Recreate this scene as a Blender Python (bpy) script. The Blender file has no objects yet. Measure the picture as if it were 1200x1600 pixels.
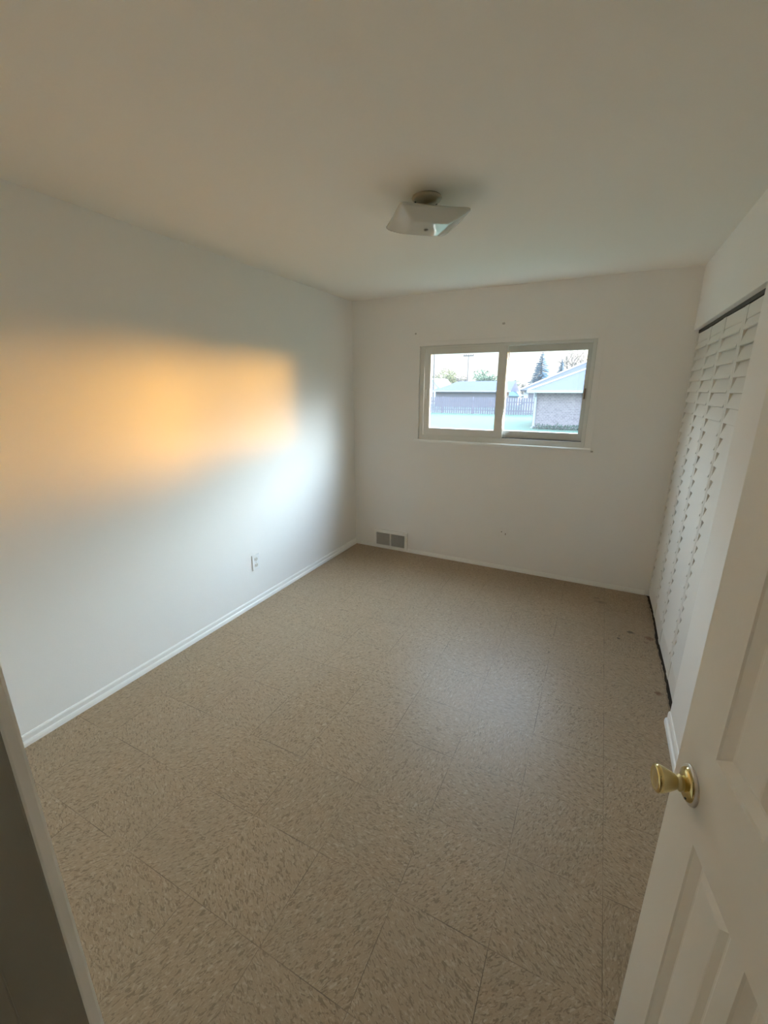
import bpy, bmesh, math, random
from mathutils import Vector, Matrix

random.seed(7)
SC = bpy.context.scene
COL = SC.collection

# ------------------------------------------------------------------ camera
FPX = 663.888
CX, CY, CZ = 2.214, -0.0104, 1.6001
YAW, PITCH, ROLL = -0.4642, 0.2807, 0.0012
ca, sa, cb, sb, cc, sr = (math.cos(YAW), math.sin(YAW), math.cos(PITCH), math.sin(PITCH), math.cos(ROLL), math.sin(ROLL))
fwd = Vector((sa * cb, ca * cb, -sb))
r0 = Vector((ca, -sa, 0))
u0 = r0.cross(fwd)
rv = r0 * cc + u0 * sr
uv = u0 * cc - r0 * sr
cam_d = bpy.data.cameras.new('camera')
cam = bpy.data.objects.new('camera', cam_d)
COL.objects.link(cam)
m = Matrix((rv, uv, -fwd)).transposed().to_4x4()
m.translation = (CX, CY, CZ)
cam.matrix_world = m
cam_d.sensor_fit = 'VERTICAL'
cam_d.sensor_height = 36
cam_d.sensor_width = 27
cam_d.lens = FPX / 1600 * 36
cam_d.clip_start = 0.01
cam_d.clip_end = 500
SC.camera = cam

# ------------------------------------------------------------------ light
SUN_AZ = math.radians(39.6)      # from +y towards +x
SUN_EL = math.radians(3.0)
SUN_W = 1.9
SKY0 = 0.86         # low sky away from the sun
SKY = 7.5         # added higher up
GLOW = 30.0        # added towards the sun
CLOUD = 1.0      # bright cloud
BAND, BAND_AZ, BAND_W, BAND_Z, BAND_H = 76.0, 26.0, 0.145, 0.040, 0.042
sun_d = bpy.data.lights.new('evening_sun', 'SUN')
sun_d.energy = SUN_W
sun_d.color = (1.0, 0.47, 0.07)
sun_d.angle = math.radians(8.5)
sun = bpy.data.objects.new('evening_sun', sun_d)
COL.objects.link(sun)
sdir = Vector((math.sin(SUN_AZ) * math.cos(SUN_EL), math.cos(SUN_AZ) * math.cos(SUN_EL), math.sin(SUN_EL)))
sun.rotation_euler = sdir.to_track_quat('Z', 'Y').to_euler()
sun.location = (12, 16, 6)

w = bpy.data.worlds.new('evening_sky')
SC.world = w
w.use_nodes = True
nt = w.node_tree
nt.nodes.clear()
N = nt.nodes.new
L = nt.links.new
out = N('ShaderNodeOutputWorld'); bg = N('ShaderNodeBackground')
tc = N('ShaderNodeTexCoord'); sep = N('ShaderNodeSeparateXYZ')
L(tc.outputs['Generated'], sep.inputs[0])
ramp = N('ShaderNodeValToRGB')
e = ramp.color_ramp.elements
e[0].position = 0.0; e[0].color = (1.0, 0.94, 0.82, 1)
e[1].position = 0.75; e[1].color = (0.50, 0.66, 0.90, 1)
k = ramp.color_ramp.elements.new(0.09); k.color = (0.93, 0.97, 0.98, 1)
k = ramp.color_ramp.elements.new(0.30); k.color = (0.76, 0.90, 1.0, 1)
L(sep.outputs['Z'], ramp.inputs[0])
def M_(op, a, b=None, c=None):
    x = N('ShaderNodeMath'); x.operation = op
    for i_, v_ in enumerate((a, b, c)):
        if v_ is None: continue
        if isinstance(v_, (int, float)): x.inputs[i_].default_value = v_
        else: L(v_, x.inputs[i_])
    return x.outputs[0]
def DOT(vec):
    x = N('ShaderNodeVectorMath'); x.operation = 'DOT_PRODUCT'; L(tc.outputs['Generated'], x.inputs[0]); x.inputs[1].default_value = vec
    return x.outputs['Value']
# sky grows brighter with height and towards the sun
up = N('ShaderNodeMapRange'); up.interpolation_type = 'SMOOTHSTEP'
up.inputs[1].default_value = 0.07; up.inputs[2].default_value = 0.40; up.inputs[3].default_value = 0; up.inputs[4].default_value = 1
L(sep.outputs['Z'], up.inputs[0])
towards = M_('POWER', M_('MAXIMUM', DOT((math.sin(0.66) * 0.90, math.cos(0.66) * 0.90, 0.436)), 0.0), 4.2)
sky = M_('ADD', M_('MULTIPLY', up.outputs[0], M_('MULTIPLY_ADD', towards, GLOW, SKY)), M_('MULTIPLY_ADD', M_('POWER', towards, 2.5), 6.0, SKY0))
# brightest patch of cloud far round to the right, lighting the wall beside the corner
patch = M_('POWER', M_('MAXIMUM', DOT((math.sin(1.19) * 0.965, math.cos(1.19) * 0.965, 0.262)), 0.0), 12.0)
sky = M_('ADD', sky, M_('MULTIPLY', M_('MULTIPLY', patch, CLOUD), up.outputs[0]))
# low orange band where the sun goes down
BA = math.radians(BAND_AZ)
side = M_('DIVIDE', DOT((math.cos(BA), -math.sin(BA), 0)), BAND_W)
lift = M_('DIVIDE', M_('SUBTRACT', sep.outputs['Z'], BAND_Z), BAND_H)
g2 = M_('MULTIPLY_ADD', side, side, M_('MULTIPLY', lift, lift))
band = M_('MULTIPLY', M_('EXPONENT', M_('MULTIPLY', g2, -0.5)), M_('GREATER_THAN', DOT((math.sin(BA), math.cos(BA), 0)), 0.2))
bandL = M_('MULTIPLY', band, BAND)
# thin evening cloud
cn = N('ShaderNodeTexNoise'); cn.inputs['Scale'].default_value = 7; cn.inputs['Detail'].default_value = 4
mp = N('ShaderNodeMapping'); mp.inputs['Scale'].default_value = (1, 1, 5)
L(tc.outputs['Generated'], mp.inputs[0]); L(mp.outputs[0], cn.inputs[0])
cm = N('ShaderNodeMapRange'); cm.inputs[1].default_value = 0.4; cm.inputs[2].default_value = 0.65; cm.inputs[3].default_value = 0.93; cm.inputs[4].default_value = 1.08
L(cn.outputs[0], cm.inputs[0])
bg2 = N('ShaderNodeBackground'); bg2.inputs[0].default_value = (1.0, 0.46, 0.08, 1); L(bandL, bg2.inputs[1])
adds = N('ShaderNodeAddShader')
L(ramp.outputs[0], bg.inputs[0]); L(M_('MULTIPLY', sky, cm.outputs[0]), bg.inputs[1])
L(bg.outputs[0], adds.inputs[0]); L(bg2.outputs[0], adds.inputs[1]); L(adds.outputs[0], out.inputs[0])
try:
    w.cycles.sampling_method = 'MANUAL'; w.cycles.sample_map_resolution = 512
except Exception:
    pass

vs = SC.view_settings
vs.view_transform = 'Standard'; vs.look = 'None'; vs.gamma = 1.0; vs.exposure = 0.72; vs.use_curve_mapping = False
SC.cycles.max_bounces = 14; SC.cycles.diffuse_bounces = 10; SC.cycles.transparent_max_bounces = 12
SC.cycles.use_denoising = True
SC.cycles.caustics_reflective = False; SC.cycles.caustics_refractive = False
SC.cycles.sample_clamp_indirect = 6.0

# ------------------------------------------------------------------ materials
def mat(name, col, rough=0.6, metal=0.0, spec=0.5, noise=None, bump=None):
    """noise=(scale, amount): mottled colour; bump=(scale, strength)"""
    M = bpy.data.materials.new(name); M.use_nodes = True
    t = M.node_tree; b = t.nodes['Principled BSDF']
    b.inputs['Roughness'].default_value = rough; b.inputs['Metallic'].default_value = metal
    b.inputs['Specular IOR Level'].default_value = spec
    b.inputs['Base Color'].default_value = (*col, 1)
    c = t.nodes.new('ShaderNodeTexCoord')
    if noise:
        n = t.nodes.new('ShaderNodeTexNoise'); n.inputs['Scale'].default_value = noise[0]; n.inputs['Detail'].default_value = 4
        t.links.new(c.outputs['Object'], n.inputs[0])
        r = t.nodes.new('ShaderNodeMix'); r.data_type = 'RGBA'
        a = noise[1]
        r.inputs[6].default_value = (*[x * (1 - a) for x in col], 1); r.inputs[7].default_value = (*[min(1, x * (1 + a)) for x in col], 1)
        t.links.new(n.outputs[0], r.inputs[0]); t.links.new(r.outputs[2], b.inputs['Base Color'])
    if bump:
        n = t.nodes.new('ShaderNodeTexNoise'); n.inputs['Scale'].default_value = bump[0]; n.inputs['Detail'].default_value = 3
        t.links.new(c.outputs['Object'], n.inputs[0])
        bp = t.nodes.new('ShaderNodeBump'); bp.inputs['Strength'].default_value = bump[1]; bp.inputs['Distance'].default_value = 0.002
        t.links.new(n.outputs[0], bp.inputs['Height']); t.links.new(bp.outputs[0], b.inputs['Normal'])
    return M

M_WALL = mat('wall_paint', (0.895, 0.875, 0.84), 0.75, noise=(1.5, 0.012), bump=(130, 0.12), spec=0.3)
M_CEIL = mat('ceiling_paint', (0.90, 0.865, 0.80), 0.85, noise=(1.2, 0.012), bump=(90, 0.15), spec=0.2)
M_TRIM = mat('white_trim_paint', (0.92, 0.91, 0.87), 0.42, noise=(5, 0.02), bump=(30, 0.05))
M_JAMB = mat('door_frame_dark', (0.24, 0.225, 0.185), 0.5, noise=(4, 0.03))  # one even tone, much darker than the white casing
M_DOOR = mat('door_paint', (0.88, 0.845, 0.76), 0.45, noise=(2, 0.015), bump=(60, 0.06))
M_LOUV = mat('louver_paint', (0.79, 0.765, 0.715), 0.5, noise=(6, 0.02))
M_VINYL = mat('window_vinyl', (0.74, 0.73, 0.68), 0.4, noise=(8, 0.03))
M_VINYL2 = mat('window_aluminium', (0.60, 0.59, 0.54), 0.4, noise=(8, 0.04))
M_BRASS = mat('polished_brass', (0.74, 0.60, 0.28), 0.10, 1.0, noise=(14, 0.05))
M_BRASS2 = mat('satin_brass', (0.72, 0.62, 0.34), 0.33, 1.0, noise=(14, 0.05))
M_NICKEL = mat('pale_nickel', (0.66, 0.63, 0.58), 0.38, 0.7, noise=(14, 0.05))
M_STEEL = mat('latch_metal', (0.55, 0.54, 0.5), 0.35, 0.8, noise=(20, 0.05))
M_BROWN = mat('brown_handle', (0.20, 0.14, 0.09), 0.5, noise=(20, 0.1))
M_WHITE = mat('white_plastic', (0.86, 0.86, 0.84), 0.35, noise=(12, 0.01))
M_IVORY = mat('ivory_plastic', (0.74, 0.71, 0.63), 0.4, noise=(12, 0.02))
M_DARK = mat('dark_hole', (0.02, 0.02, 0.02), 0.8, noise=(12, 0.1))
M_GRILLE = mat('grille_grey', (0.50, 0.49, 0.45), 0.5, 0.2, noise=(30, 0.06))
M_SUB = mat('subfloor_dark', (0.05, 0.035, 0.022), 0.9, noise=(9, 0.35))
M_TRACK = mat('track_dark', (0.035, 0.03, 0.022), 0.6, noise=(9, 0.2))
M_CORD = mat('cord_white', (0.9, 0.88, 0.82), 0.6, noise=(40, 0.03))
M_CANOPY = mat('painted_canopy', (0.42, 0.385, 0.30), 0.4, 0.3, noise=(30, 0.08))

def floor_material():
    M = bpy.data.materials.new('vinyl_tile'); M.use_nodes = True
    t = M.node_tree; b = t.nodes['Principled BSDF']; n = t.nodes.new; l = t.links.new
    def math_(op, a, bb=None, c=None):
        x = n('ShaderNodeMath'); x.operation = op
        for i, v in enumerate((a, bb, c)):
            if v is None: continue
            if isinstance(v, (int, float)): x.inputs[i].default_value = v
            else: l(v, x.inputs[i])
        return x.outputs[0]
    c = n('ShaderNodeTexCoord'); s = n('ShaderNodeSeparateXYZ'); l(c.outputs['Object'], s.inputs[0])
    T = 0.3048
    tx = math_('DIVIDE', math_('SUBTRACT', s.outputs[0], 1.8042 - 20 * T), T)
    ty = math_('DIVIDE', math_('SUBTRACT', s.outputs[1], 1.5053 - 20 * T), T)
    ix = math_('FLOOR', tx); iy = math_('FLOOR', ty)
    fx = math_('FRACT', tx); fy = math_('FRACT', ty)
    par = math_('MODULO', math_('ADD', ix, iy), 2.0)
    cid = n('ShaderNodeCombineXYZ'); l(ix, cid.inputs[0]); l(iy, cid.inputs[1])
    wn = n('ShaderNodeTexWhiteNoise'); wn.noise_dimensions = '2D'; l(cid.outputs[0], wn.inputs[0])
    # marbling runs one way in a tile, the other way in its neighbour
    rot = n('ShaderNodeVectorRotate'); rot.rotation_type = 'Z_AXIS'
    l(c.outputs['Object'], rot.inputs[0])
    ang = math_('ADD', math_('MULTIPLY', par, 1.35), math_('MULTIPLY_ADD', wn.outputs[0], 0.7, 0.1))
    l(ang, rot.inputs['Angle'])
    off = n('ShaderNodeVectorMath'); off.operation = 'ADD'; l(rot.outputs[0], off.inputs[0])
    of2 = n('ShaderNodeVectorMath'); of2.operation = 'SCALE'; of2.inputs['Scale'].default_value = 3.7; l(cid.outputs[0], of2.inputs[0]); l(of2.outputs[0], off.inputs[1])
    def streak(sx, sy, scale, dist):
        mp = n('ShaderNodeMapping'); mp.inputs['Scale'].default_value = (sx, sy, 1); l(off.outputs[0], mp.inputs[0])
        z = n('ShaderNodeTexNoise'); z.inputs['Scale'].default_value = scale; z.inputs['Detail'].default_value = 2.5
        z.inputs['Roughness'].default_value = 0.55; z.inputs['Distortion'].default_value = dist
        l(mp.outputs[0], z.inputs[0]); return z.outputs[0]
    def rng(v, a, bb, o0=0.0, o1=1.0):
        x = n('ShaderNodeMapRange'); x.inputs[1].default_value = a; x.inputs[2].default_value = bb; x.inputs[3].default_value = o0; x.inputs[4].default_value = o1
        l(v, x.inputs[0]); return x.outputs[0]
    def mix(f, a, bb, ty='MIX'):
        x = n('ShaderNodeMix'); x.data_type = 'RGBA'; x.blend_type = ty
        l(f, x.inputs[0])
        for i, v in ((6, a), (7, bb)):
            if isinstance(v, tuple): x.inputs[i].default_value = (*v, 1)
            else: l(v, x.inputs[i])
        return x.outputs[2]
    s1 = streak(1.0, 0.36, 150, 0.9)
    s2 = streak(1.0, 0.40, 125, 1.1)
    s3 = streak(1.0, 0.7, 300, 0.3)
    col = mix(wn.outputs[0], (0.338, 0.245, 0.153), (0.360, 0.262, 0.166))
    col = mix(rng(s1, 0.53, 0.68), col, (0.455, 0.355, 0.250))
    col = mix(rng(s2, 0.485, 0.36), col, (0.220, 0.160, 0.098))
    col = mix(rng(s3, 0.66, 0.72), col, (0.52, 0.43, 0.33))
    big = n('ShaderNodeTexNoise'); big.inputs['Scale'].default_value = 2.2; big.inputs['Detail'].default_value = 3; l(c.outputs['Object'], big.inputs[0])
    col = mix(rng(big.outputs[0], 0.35, 0.65, 0, 0.25), col, (0.295, 0.225, 0.155))
    # seams, some tighter than others
    ex = math_('MINIMUM', fx, math_('SUBTRACT', 1.0, fx)); ey = math_('MINIMUM', fy, math_('SUBTRACT', 1.0, fy))
    ed = math_('MINIMUM', ex, ey)
    sm = n('ShaderNodeTexNoise'); sm.inputs['Scale'].default_value = 3.3; l(c.outputs['Object'], sm.inputs[0])
    seam = math_('MULTIPLY', rng(ed, 0.0025, 0.0055, 1, 0), rng(sm.outputs[0], 0.42, 0.62, 0.12, 0.85))
    col = mix(seam, col, (0.11, 0.08, 0.055))
    # old spots by the closet
    def spot(x0, y0, r, colr, colin, asp=1.0, amt=0.9):
        cv = n('ShaderNodeCombineXYZ')
        l(math_('MULTIPLY', math_('SUBTRACT', s.outputs[0], x0), asp), cv.inputs[0]); l(math_('SUBTRACT', s.outputs[1], y0), cv.inputs[1])
        ln = n('ShaderNodeVectorMath'); ln.operation = 'LENGTH'; l(cv.outputs[0], ln.inputs[0])
        wob = math_('ADD', ln.outputs['Value'], math_('MULTIPLY', math_('SUBTRACT', s1, 0.5), r * 1.2))
        return mix(rng(wob, r * 0.4, r, amt, 0), colin, colr)
    dk = (0.045, 0.03, 0.02); rd = (0.17, 0.075, 0.035)
    for a in SPOTS:
        col = spot(a[0], a[1], a[2], dk if a[3] else rd, col, a[4], a[5])
    l(col, b.inputs['Base Color'])
    l(rng(s1, 0.3, 0.7, 0.44, 0.36), b.inputs['Roughness'])
    b.inputs['Specular IOR Level'].default_value = 0.24
    h = math_('SUBTRACT', math_('MULTIPLY', s2, 0.5), math_('MULTIPLY', seam, 1.0))
    bp = n('ShaderNodeBump'); bp.inputs['Strength'].default_value = 0.18; bp.inputs['Distance'].default_value = 0.001
    l(h, bp.inputs['Height']); l(bp.outputs[0], b.inputs['Normal'])
    return M
# x, y, radius, dark?, aspect, amount
SPOTS = [(2.575, 3.05, 0.020, 1, 0.7, 0.8), (2.50, 2.93, 0.014, 1, 1, 0.8), (2.685, 3.02, 0.035, 0, 1.0, 0.8),
         (2.66, 2.955, 0.018, 0, 1, 0.5), (2.68, 2.42, 0.022, 0, 1.0, 0.8), (2.39, 3.44, 0.03, 1, 0.6, 0.35),
         (2.36, 3.50, 0.02, 1, 0.6, 0.35), (2.10, 2.55, 0.010, 1, 1, 0.6), (2.30, 2.1, 0.008, 1, 1, 0.5)]
M_FLOOR = floor_material()

def glass_pane_material():
    M = bpy.data.materials.new('hazy_window_glass'); M.use_nodes = True
    t = M.node_tree; t.nodes.clear(); n = t.nodes.new; l = t.links.new
    o = n('ShaderNodeOutputMaterial'); tr = n('ShaderNodeBsdfTransparent'); gl = n('ShaderNodeBsdfGlossy'); dl = n('ShaderNodeBsdfTranslucent')
    tr.inputs[0].default_value = (0.95, 0.98, 0.98, 1); gl.inputs['Roughness'].default_value = 0.02
    dl.inputs[0].default_value = (0.9, 0.95, 1.0, 1)  # pale bluish haze put into the glass to wash out the view
    # same mirror strength from either side of the pane (Schlick)
    ge = n('ShaderNodeNewGeometry'); dt = n('ShaderNodeVectorMath'); dt.operation = 'DOT_PRODUCT'
    l(ge.outputs['Incoming'], dt.inputs[0]); l(ge.outputs['Normal'], dt.inputs[1])
    def mth(op, a, b):
        x = n('ShaderNodeMath'); x.operation = op
        for i, v in enumerate((a, b)):
            if isinstance(v, (int, float)): x.inputs[i].default_value = v
            else: l(v, x.inputs[i])
        return x.outputs[0]
    ab = n('ShaderNodeMath'); ab.operation = 'ABSOLUTE'; l(dt.outputs['Value'], ab.inputs[0])
    fres = mth('ADD', mth('MULTIPLY', mth('POWER', mth('SUBTRACT', 1.0, ab.outputs[0]), 5.0), 0.9), 0.02)
    m1 = n('ShaderNodeMixShader'); m2 = n('ShaderNodeMixShader')
    c = n('ShaderNodeTexCoord'); nz = n('ShaderNodeTexNoise'); nz.inputs['Scale'].default_value = 6; nz.inputs['Detail'].default_value = 3
    l(c.outputs['Object'], nz.inputs[0])
    mr = n('ShaderNodeMapRange'); mr.inputs[3].default_value = 0.006; mr.inputs[4].default_value = 0.012; l(nz.outputs[0], mr.inputs[0])
    l(mr.outputs[0], m1.inputs[0]); l(tr.outputs[0], m1.inputs[1]); l(dl.outputs[0], m1.inputs[2])
    l(fres, m2.inputs[0]); l(m1.outputs[0], m2.inputs[1]); l(gl.outputs[0], m2.inputs[2]); l(m2.outputs[0], o.inputs[0])
    return M
M_GLASS = glass_pane_material()

def lampshade_material():
    M = bpy.data.materials.new('white_bent_glass'); M.use_nodes = True
    b = M.node_tree.nodes['Principled BSDF']
    t = M.node_tree
    c = t.nodes.new('ShaderNodeTexCoord'); n = t.nodes.new('ShaderNodeTexNoise'); n.inputs['Scale'].default_value = 9
    t.links.new(c.outputs['Object'], n.inputs[0])
    r = t.nodes.new('ShaderNodeMix'); r.data_type = 'RGBA'; r.inputs[6].default_value = (0.52, 0.515, 0.45, 1); r.inputs[7].default_value = (0.56, 0.55, 0.485, 1)
    t.links.new(n.outputs[0], r.inputs[0]); t.links.new(r.outputs[2], b.inputs['Base Color'])
    b.inputs['Roughness'].default_value = 0.05
    b.inputs['Transmission Weight'].default_value = 0.0
    return M
M_SHADE = lampshade_material()

# outdoor materials
M_GRASS = mat('lawn_grass', (0.036, 0.066, 0.046), 0.9, noise=(1.3, 0.35), spec=0.1)
M_FENCE = mat('fence_boards', (0.11, 0.10, 0.125), 0.85, noise=(3, 0.2), spec=0.1)
M_ROOF1 = mat('shingles_blue_grey', (0.058, 0.060, 0.092), 0.9, noise=(6, 0.15), spec=0.1)
M_ROOF2 = mat('shingles_brown_grey', (0.055, 0.053, 0.062), 0.9, noise=(6, 0.15), spec=0.1)
M_ROOF3 = mat('shingles_pale_blue', (0.05, 0.08, 0.115), 0.9, noise=(6, 0.15), spec=0.1)
M_GUTTER = mat('white_gutter', (0.24, 0.26, 0.30), 0.5, noise=(4, 0.03))
M_HWALL = mat('dark_siding', (0.11, 0.105, 0.125), 0.8, noise=(4, 0.12), spec=0.1)
M_HWALL2 = mat('white_siding', (0.36, 0.37, 0.40), 0.8, noise=(4, 0.05), spec=0.1)
M_BARK = mat('bark', (0.10,0.08,0.07), 0.9, noise=(8, 0.3), spec=0.1)
M_POLE = mat('pole_wood', (0.10, 0.09, 0.085), 0.9, noise=(8, 0.2), spec=0.1)
M_LEAF1 = mat('yellow_green_leaves', (0.13, 0.125, 0.055), 0.8, noise=(1.2, 0.35), spec=0.1)
M_LEAF2 = mat('green_leaves', (0.10, 0.13, 0.08), 0.8, noise=(1.2, 0.3), spec=0.1)
M_LEAF3 = mat('rusty_buds', (0.13, 0.105, 0.08), 0.8, noise=(1.2, 0.3), spec=0.1)
M_SPRUCE = mat('blue_spruce_needles', (0.10, 0.155, 0.20), 0.85, noise=(1.5, 0.3), spec=0.1)
M_WEED = mat('weeds', (0.035, 0.06, 0.045), 0.85, noise=(3, 0.3), spec=0.1)

def brick_material():
    M = bpy.data.materials.new('pale_brick'); M.use_nodes = True
    t = M.node_tree; b = t.nodes['Principled BSDF']; n = t.nodes.new; l = t.links.new
    c = n('ShaderNodeTexCoord'); s = n('ShaderNodeSeparateXYZ'); cb_ = n('ShaderNodeCombineXYZ')
    l(c.outputs['Object'], s.inputs[0]); 
    ad = n('ShaderNodeMath'); ad.operation = 'ADD'; l(s.outputs[0], ad.inputs[0]); l(s.outputs[1], ad.inputs[1])
    l(ad.outputs[0], cb_.inputs[0]); l(s.outputs[2], cb_.inputs[1])
    br = n('ShaderNodeTexBrick'); br.inputs['Scale'].default_value = 2.6
    br.inputs['Color1'].default_value = (0.17, 0.14, 0.15, 1); br.inputs['Color2'].default_value = (0.12, 0.10, 0.11, 1); br.inputs['Mortar'].default_value = (0.21, 0.20, 0.21, 1)
    br.inputs['Mortar Size'].default_value = 0.02
    l(cb_.outputs[0], br.inputs[0]); l(br.outputs[0], b.inputs['Base Color'])
    b.inputs['Roughness'].default_value = 0.9; b.inputs['Specular IOR Level'].default_value = 0.1
    return M
M_BRICK = brick_material()

# ------------------------------------------------------------------ helpers
def link(name, bm, material, parent=None, smooth=False, bevel=0.0, seg=2):
    if bevel:
        bmesh.ops.remove_doubles(bm, verts=bm.verts, dist=1e-6)
        bmesh.ops.bevel(bm, geom=list(bm.edges), offset=bevel, segments=seg, affect='EDGES', profile=0.6, clamp_overlap=True)
    bmesh.ops.recalc_face_normals(bm, faces=bm.faces)
    me = bpy.data.meshes.new(name); bm.to_mesh(me); bm.free()
    me.materials.append(material)
    if smooth:
        for p in me.polygons: p.use_smooth = True
    o = bpy.data.objects.new(name, me); COL.objects.link(o)
    if parent: o.parent = parent
    return o

def tag(o, label=None, cat=None, group=None, kind=None):
    if label: o['label'] = label
    if cat: o['category'] = cat
    if group: o['group'] = group
    if kind: o['kind'] = kind
    return o

def empty(name, loc=(0, 0, 0), rz=0.0, **kw):
    o = bpy.data.objects.new(name, None); COL.objects.link(o); o.location = loc; o.rotation_euler = (0, 0, rz)
    o.empty_display_size = 0.05
    return tag(o, **kw)

def box(bm, x0, x1, y0, y1, z0, z1):
    vs_ = [bm.verts.new((x, y, z)) for z in (z0, z1) for y in (y0, y1) for x in (x0, x1)]
    for f in ((0, 2, 3, 1), (4, 5, 7, 6), (0, 1, 5, 4), (2, 6, 7, 3), (0, 4, 6, 2), (1, 3, 7, 5)):
        bm.faces.new([vs_[i] for i in f])
    return vs_

def bx(*a):
    bm = bmesh.new(); box(bm, *a); return bm

def prism(bm, pts, axis, a, b):
    """extrude a closed 2-D outline along an axis (0 x, 1 y, 2 z) from a to b"""
    def P(p, v):
        if axis == 0: return (v, p[0], p[1])
        if axis == 1: return (p[0], v, p[1])
        return (p[0], p[1], v)
    A = [bm.verts.new(P(p, a)) for p in pts]; B = [bm.verts.new(P(p, b)) for p in pts]
    k = len(pts)
    for i in range(k): bm.faces.new((A[i], A[(i + 1) % k], B[(i + 1) % k], B[i]))
    bm.faces.new(A[::-1]); bm.faces.new(B)

def lathe(bm, prof, segs=32, M4=Matrix()):
    """prof: (radius, height) list turned about z"""
    rings = []
    for r, h in prof:
        if r < 1e-6: rings.append([bm.verts.new(M4 @ Vector((0, 0, h)))])
        else: rings.append([bm.verts.new(M4 @ Vector((r * math.cos(2 * math.pi * i / segs), r * math.sin(2 * math.pi * i / segs), h))) for i in range(segs)])
    for A, B in zip(rings, rings[1:]):
        for i in range(segs):
            j = (i + 1) % segs
            if len(A) == 1 and len(B) == 1: continue
            if len(A) == 1: bm.faces.new((A[0], B[j], B[i]))
            elif len(B) == 1: bm.faces.new((A[i], A[j], B[0]))
            else: bm.faces.new((A[i], A[j], B[j], B[i]))

def tube(bm, pts, rad, segs=8):
    """round bar through pts; rad a number or one per point"""
    pts = [Vector(p) for p in pts]
    rads = rad if isinstance(rad, (list, tuple)) else [rad] * len(pts)
    rings = []
    for i, p in enumerate(pts):
        d = (pts[min(i + 1, len(pts) - 1)] - pts[max(i - 1, 0)]).normalized()
        a = d.cross(Vector((0, 0, 1)) if abs(d.z) < 0.95 else Vector((1, 0, 0))).normalized(); b = d.cross(a)
        rings.append([bm.verts.new(p + (a * math.cos(2 * math.pi * k / segs) + b * math.sin(2 * math.pi * k / segs)) * rads[i]) for k in range(segs)])
    for A, B in zip(rings, rings[1:]):
        for k in range(segs): bm.faces.new((A[k], A[(k + 1) % segs], B[(k + 1) % segs], B[k]))
    bm.faces.new(rings[0][::-1]); bm.faces.new(rings[-1])

def struct(name, bm, material, parent=None, label=None, cat=None, **kw):
    o = link(name, bm, material, parent, **kw)
    if parent is None: tag(o, label, cat, kind='structure')
    return o

# ------------------------------------------------------------------ room shell
W, D, H = 2.7022, 3.7396, 2.3888
WT = 0.115                      # near wall: room face at y = 0.10
NY0, NY1 = -0.015, 0.10
CL0, CL1, CLH = 2.20, D, 1.99   # closet opening along the right wall
OX0, OX1, OZ0, OZ1 = 0.693, 2.118, 1.150, 1.968   # window opening
JX0, JX1, JH = 1.82, 2.575, 2.04                   # doorway

bm = bmesh.new()
NSEG = 60
# tile floor with a ragged broken edge along the closet doors
edge = []
for i in range(NSEG + 1):
    y = CL0 + (CL1 - CL0) * i / NSEG
    t = (y - CL0) / (CL1 - CL0)
    xx = 2.719 + 0.009 * math.sin(math.pi * min(1, t / 0.5)) ** 0.7 if t < 0.5 else 2.717 + 0.012 * math.sin(math.pi * (t - 0.5) / 0.5) ** 0.7
    edge.append((xx + random.uniform(-0.004, 0.004), y))
pts = [(-0.02, NY0)] + [(W + 0.01, NY0), (W + 0.01, CL0)] + edge[1:-1] + [(W, D + 0.01), (-0.02, D + 0.01)]
prism(bm, pts, 2, -0.004, 0.0)
struct('floor', bm, M_FLOOR, label='beige streaked vinyl tile floor of the empty room', cat='floor')
struct('floor_closet', bx(W - 0.06, 3.40, CL0 - 0.1, D + 0.02, -0.06, -0.0045), M_SUB, label='dark bare subfloor under the louvered closet doors', cat='floor')
struct('floor_hall', bx(0.9, 3.0, -4.0, NY0, -0.06, -0.0005), M_FLOOR, label='tile floor of the hall outside the doorway', cat='floor')
struct('floor_base', bx(-0.12, W - 0.061, NY0, D + 0.12, -0.07, -0.0045), M_SUB, label='slab under the vinyl tiles', cat='floor')
struct('ceiling', bx(-0.12, 3.4, -4.1, D + 0.14, H, H + 0.12), M_CEIL, label='plain off-white ceiling', cat='ceiling')
struct('wall_left', bx(-0.12, 0, NY0, D + 0.14, -0.07, H), M_WALL, label='white left wall lit by the evening sun', cat='wall')
bm = bmesh.new()
Y1 = D + 0.13
box(bm, 0, OX0, D, Y1, -0.07, H); box(bm, OX1, 3.4, D, Y1, -0.07, H)
box(bm, OX0, OX1, D, Y1, -0.07, OZ0); box(bm, OX0, OX1, D, Y1, OZ1, H)
struct('wall_back', bm, M_WALL, label='white back wall around the window', cat='wall')
bm = bmesh.new()
box(bm, W, W + 0.10, NY1, CL0, -0.07, H); box(bm, W, W + 0.10, CL0, D, CLH, H)
struct('wall_right', bm, M_WALL, label='white right wall with the closet opening', cat='wall')
bm = bmesh.new()
box(bm, W + 0.1, 3.4, CL0 - 0.1, CL0, -0.0045, H); box(bm, 3.3, 3.4, CL0, D, -0.0045, H)
struct('wall_closet', bm, M_WALL, label='inside walls of the closet', cat='wall')
bm = bmesh.new()
box(bm, 0, JX0 - 0.018, NY0, NY1, -0.07, H); box(bm, JX1 + 0.018, W + 0.1, NY0, NY1, -0.07, H); box(bm, JX0 - 0.018, JX1 + 0.018, NY0, NY1, JH + 0.018, H)
struct('wall_near', bm, M_WALL, label='near wall with the doorway the room is seen from', cat='wall')
bm = bmesh.new()
box(bm, 0.8, 0.9, -4.0, NY0, -0.06, H); box(bm, 3.0, 3.1, -4.0, NY0, -0.06, H); box(bm, 0.8, 3.1, -4.1, -4.0, -0.06, H)
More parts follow.
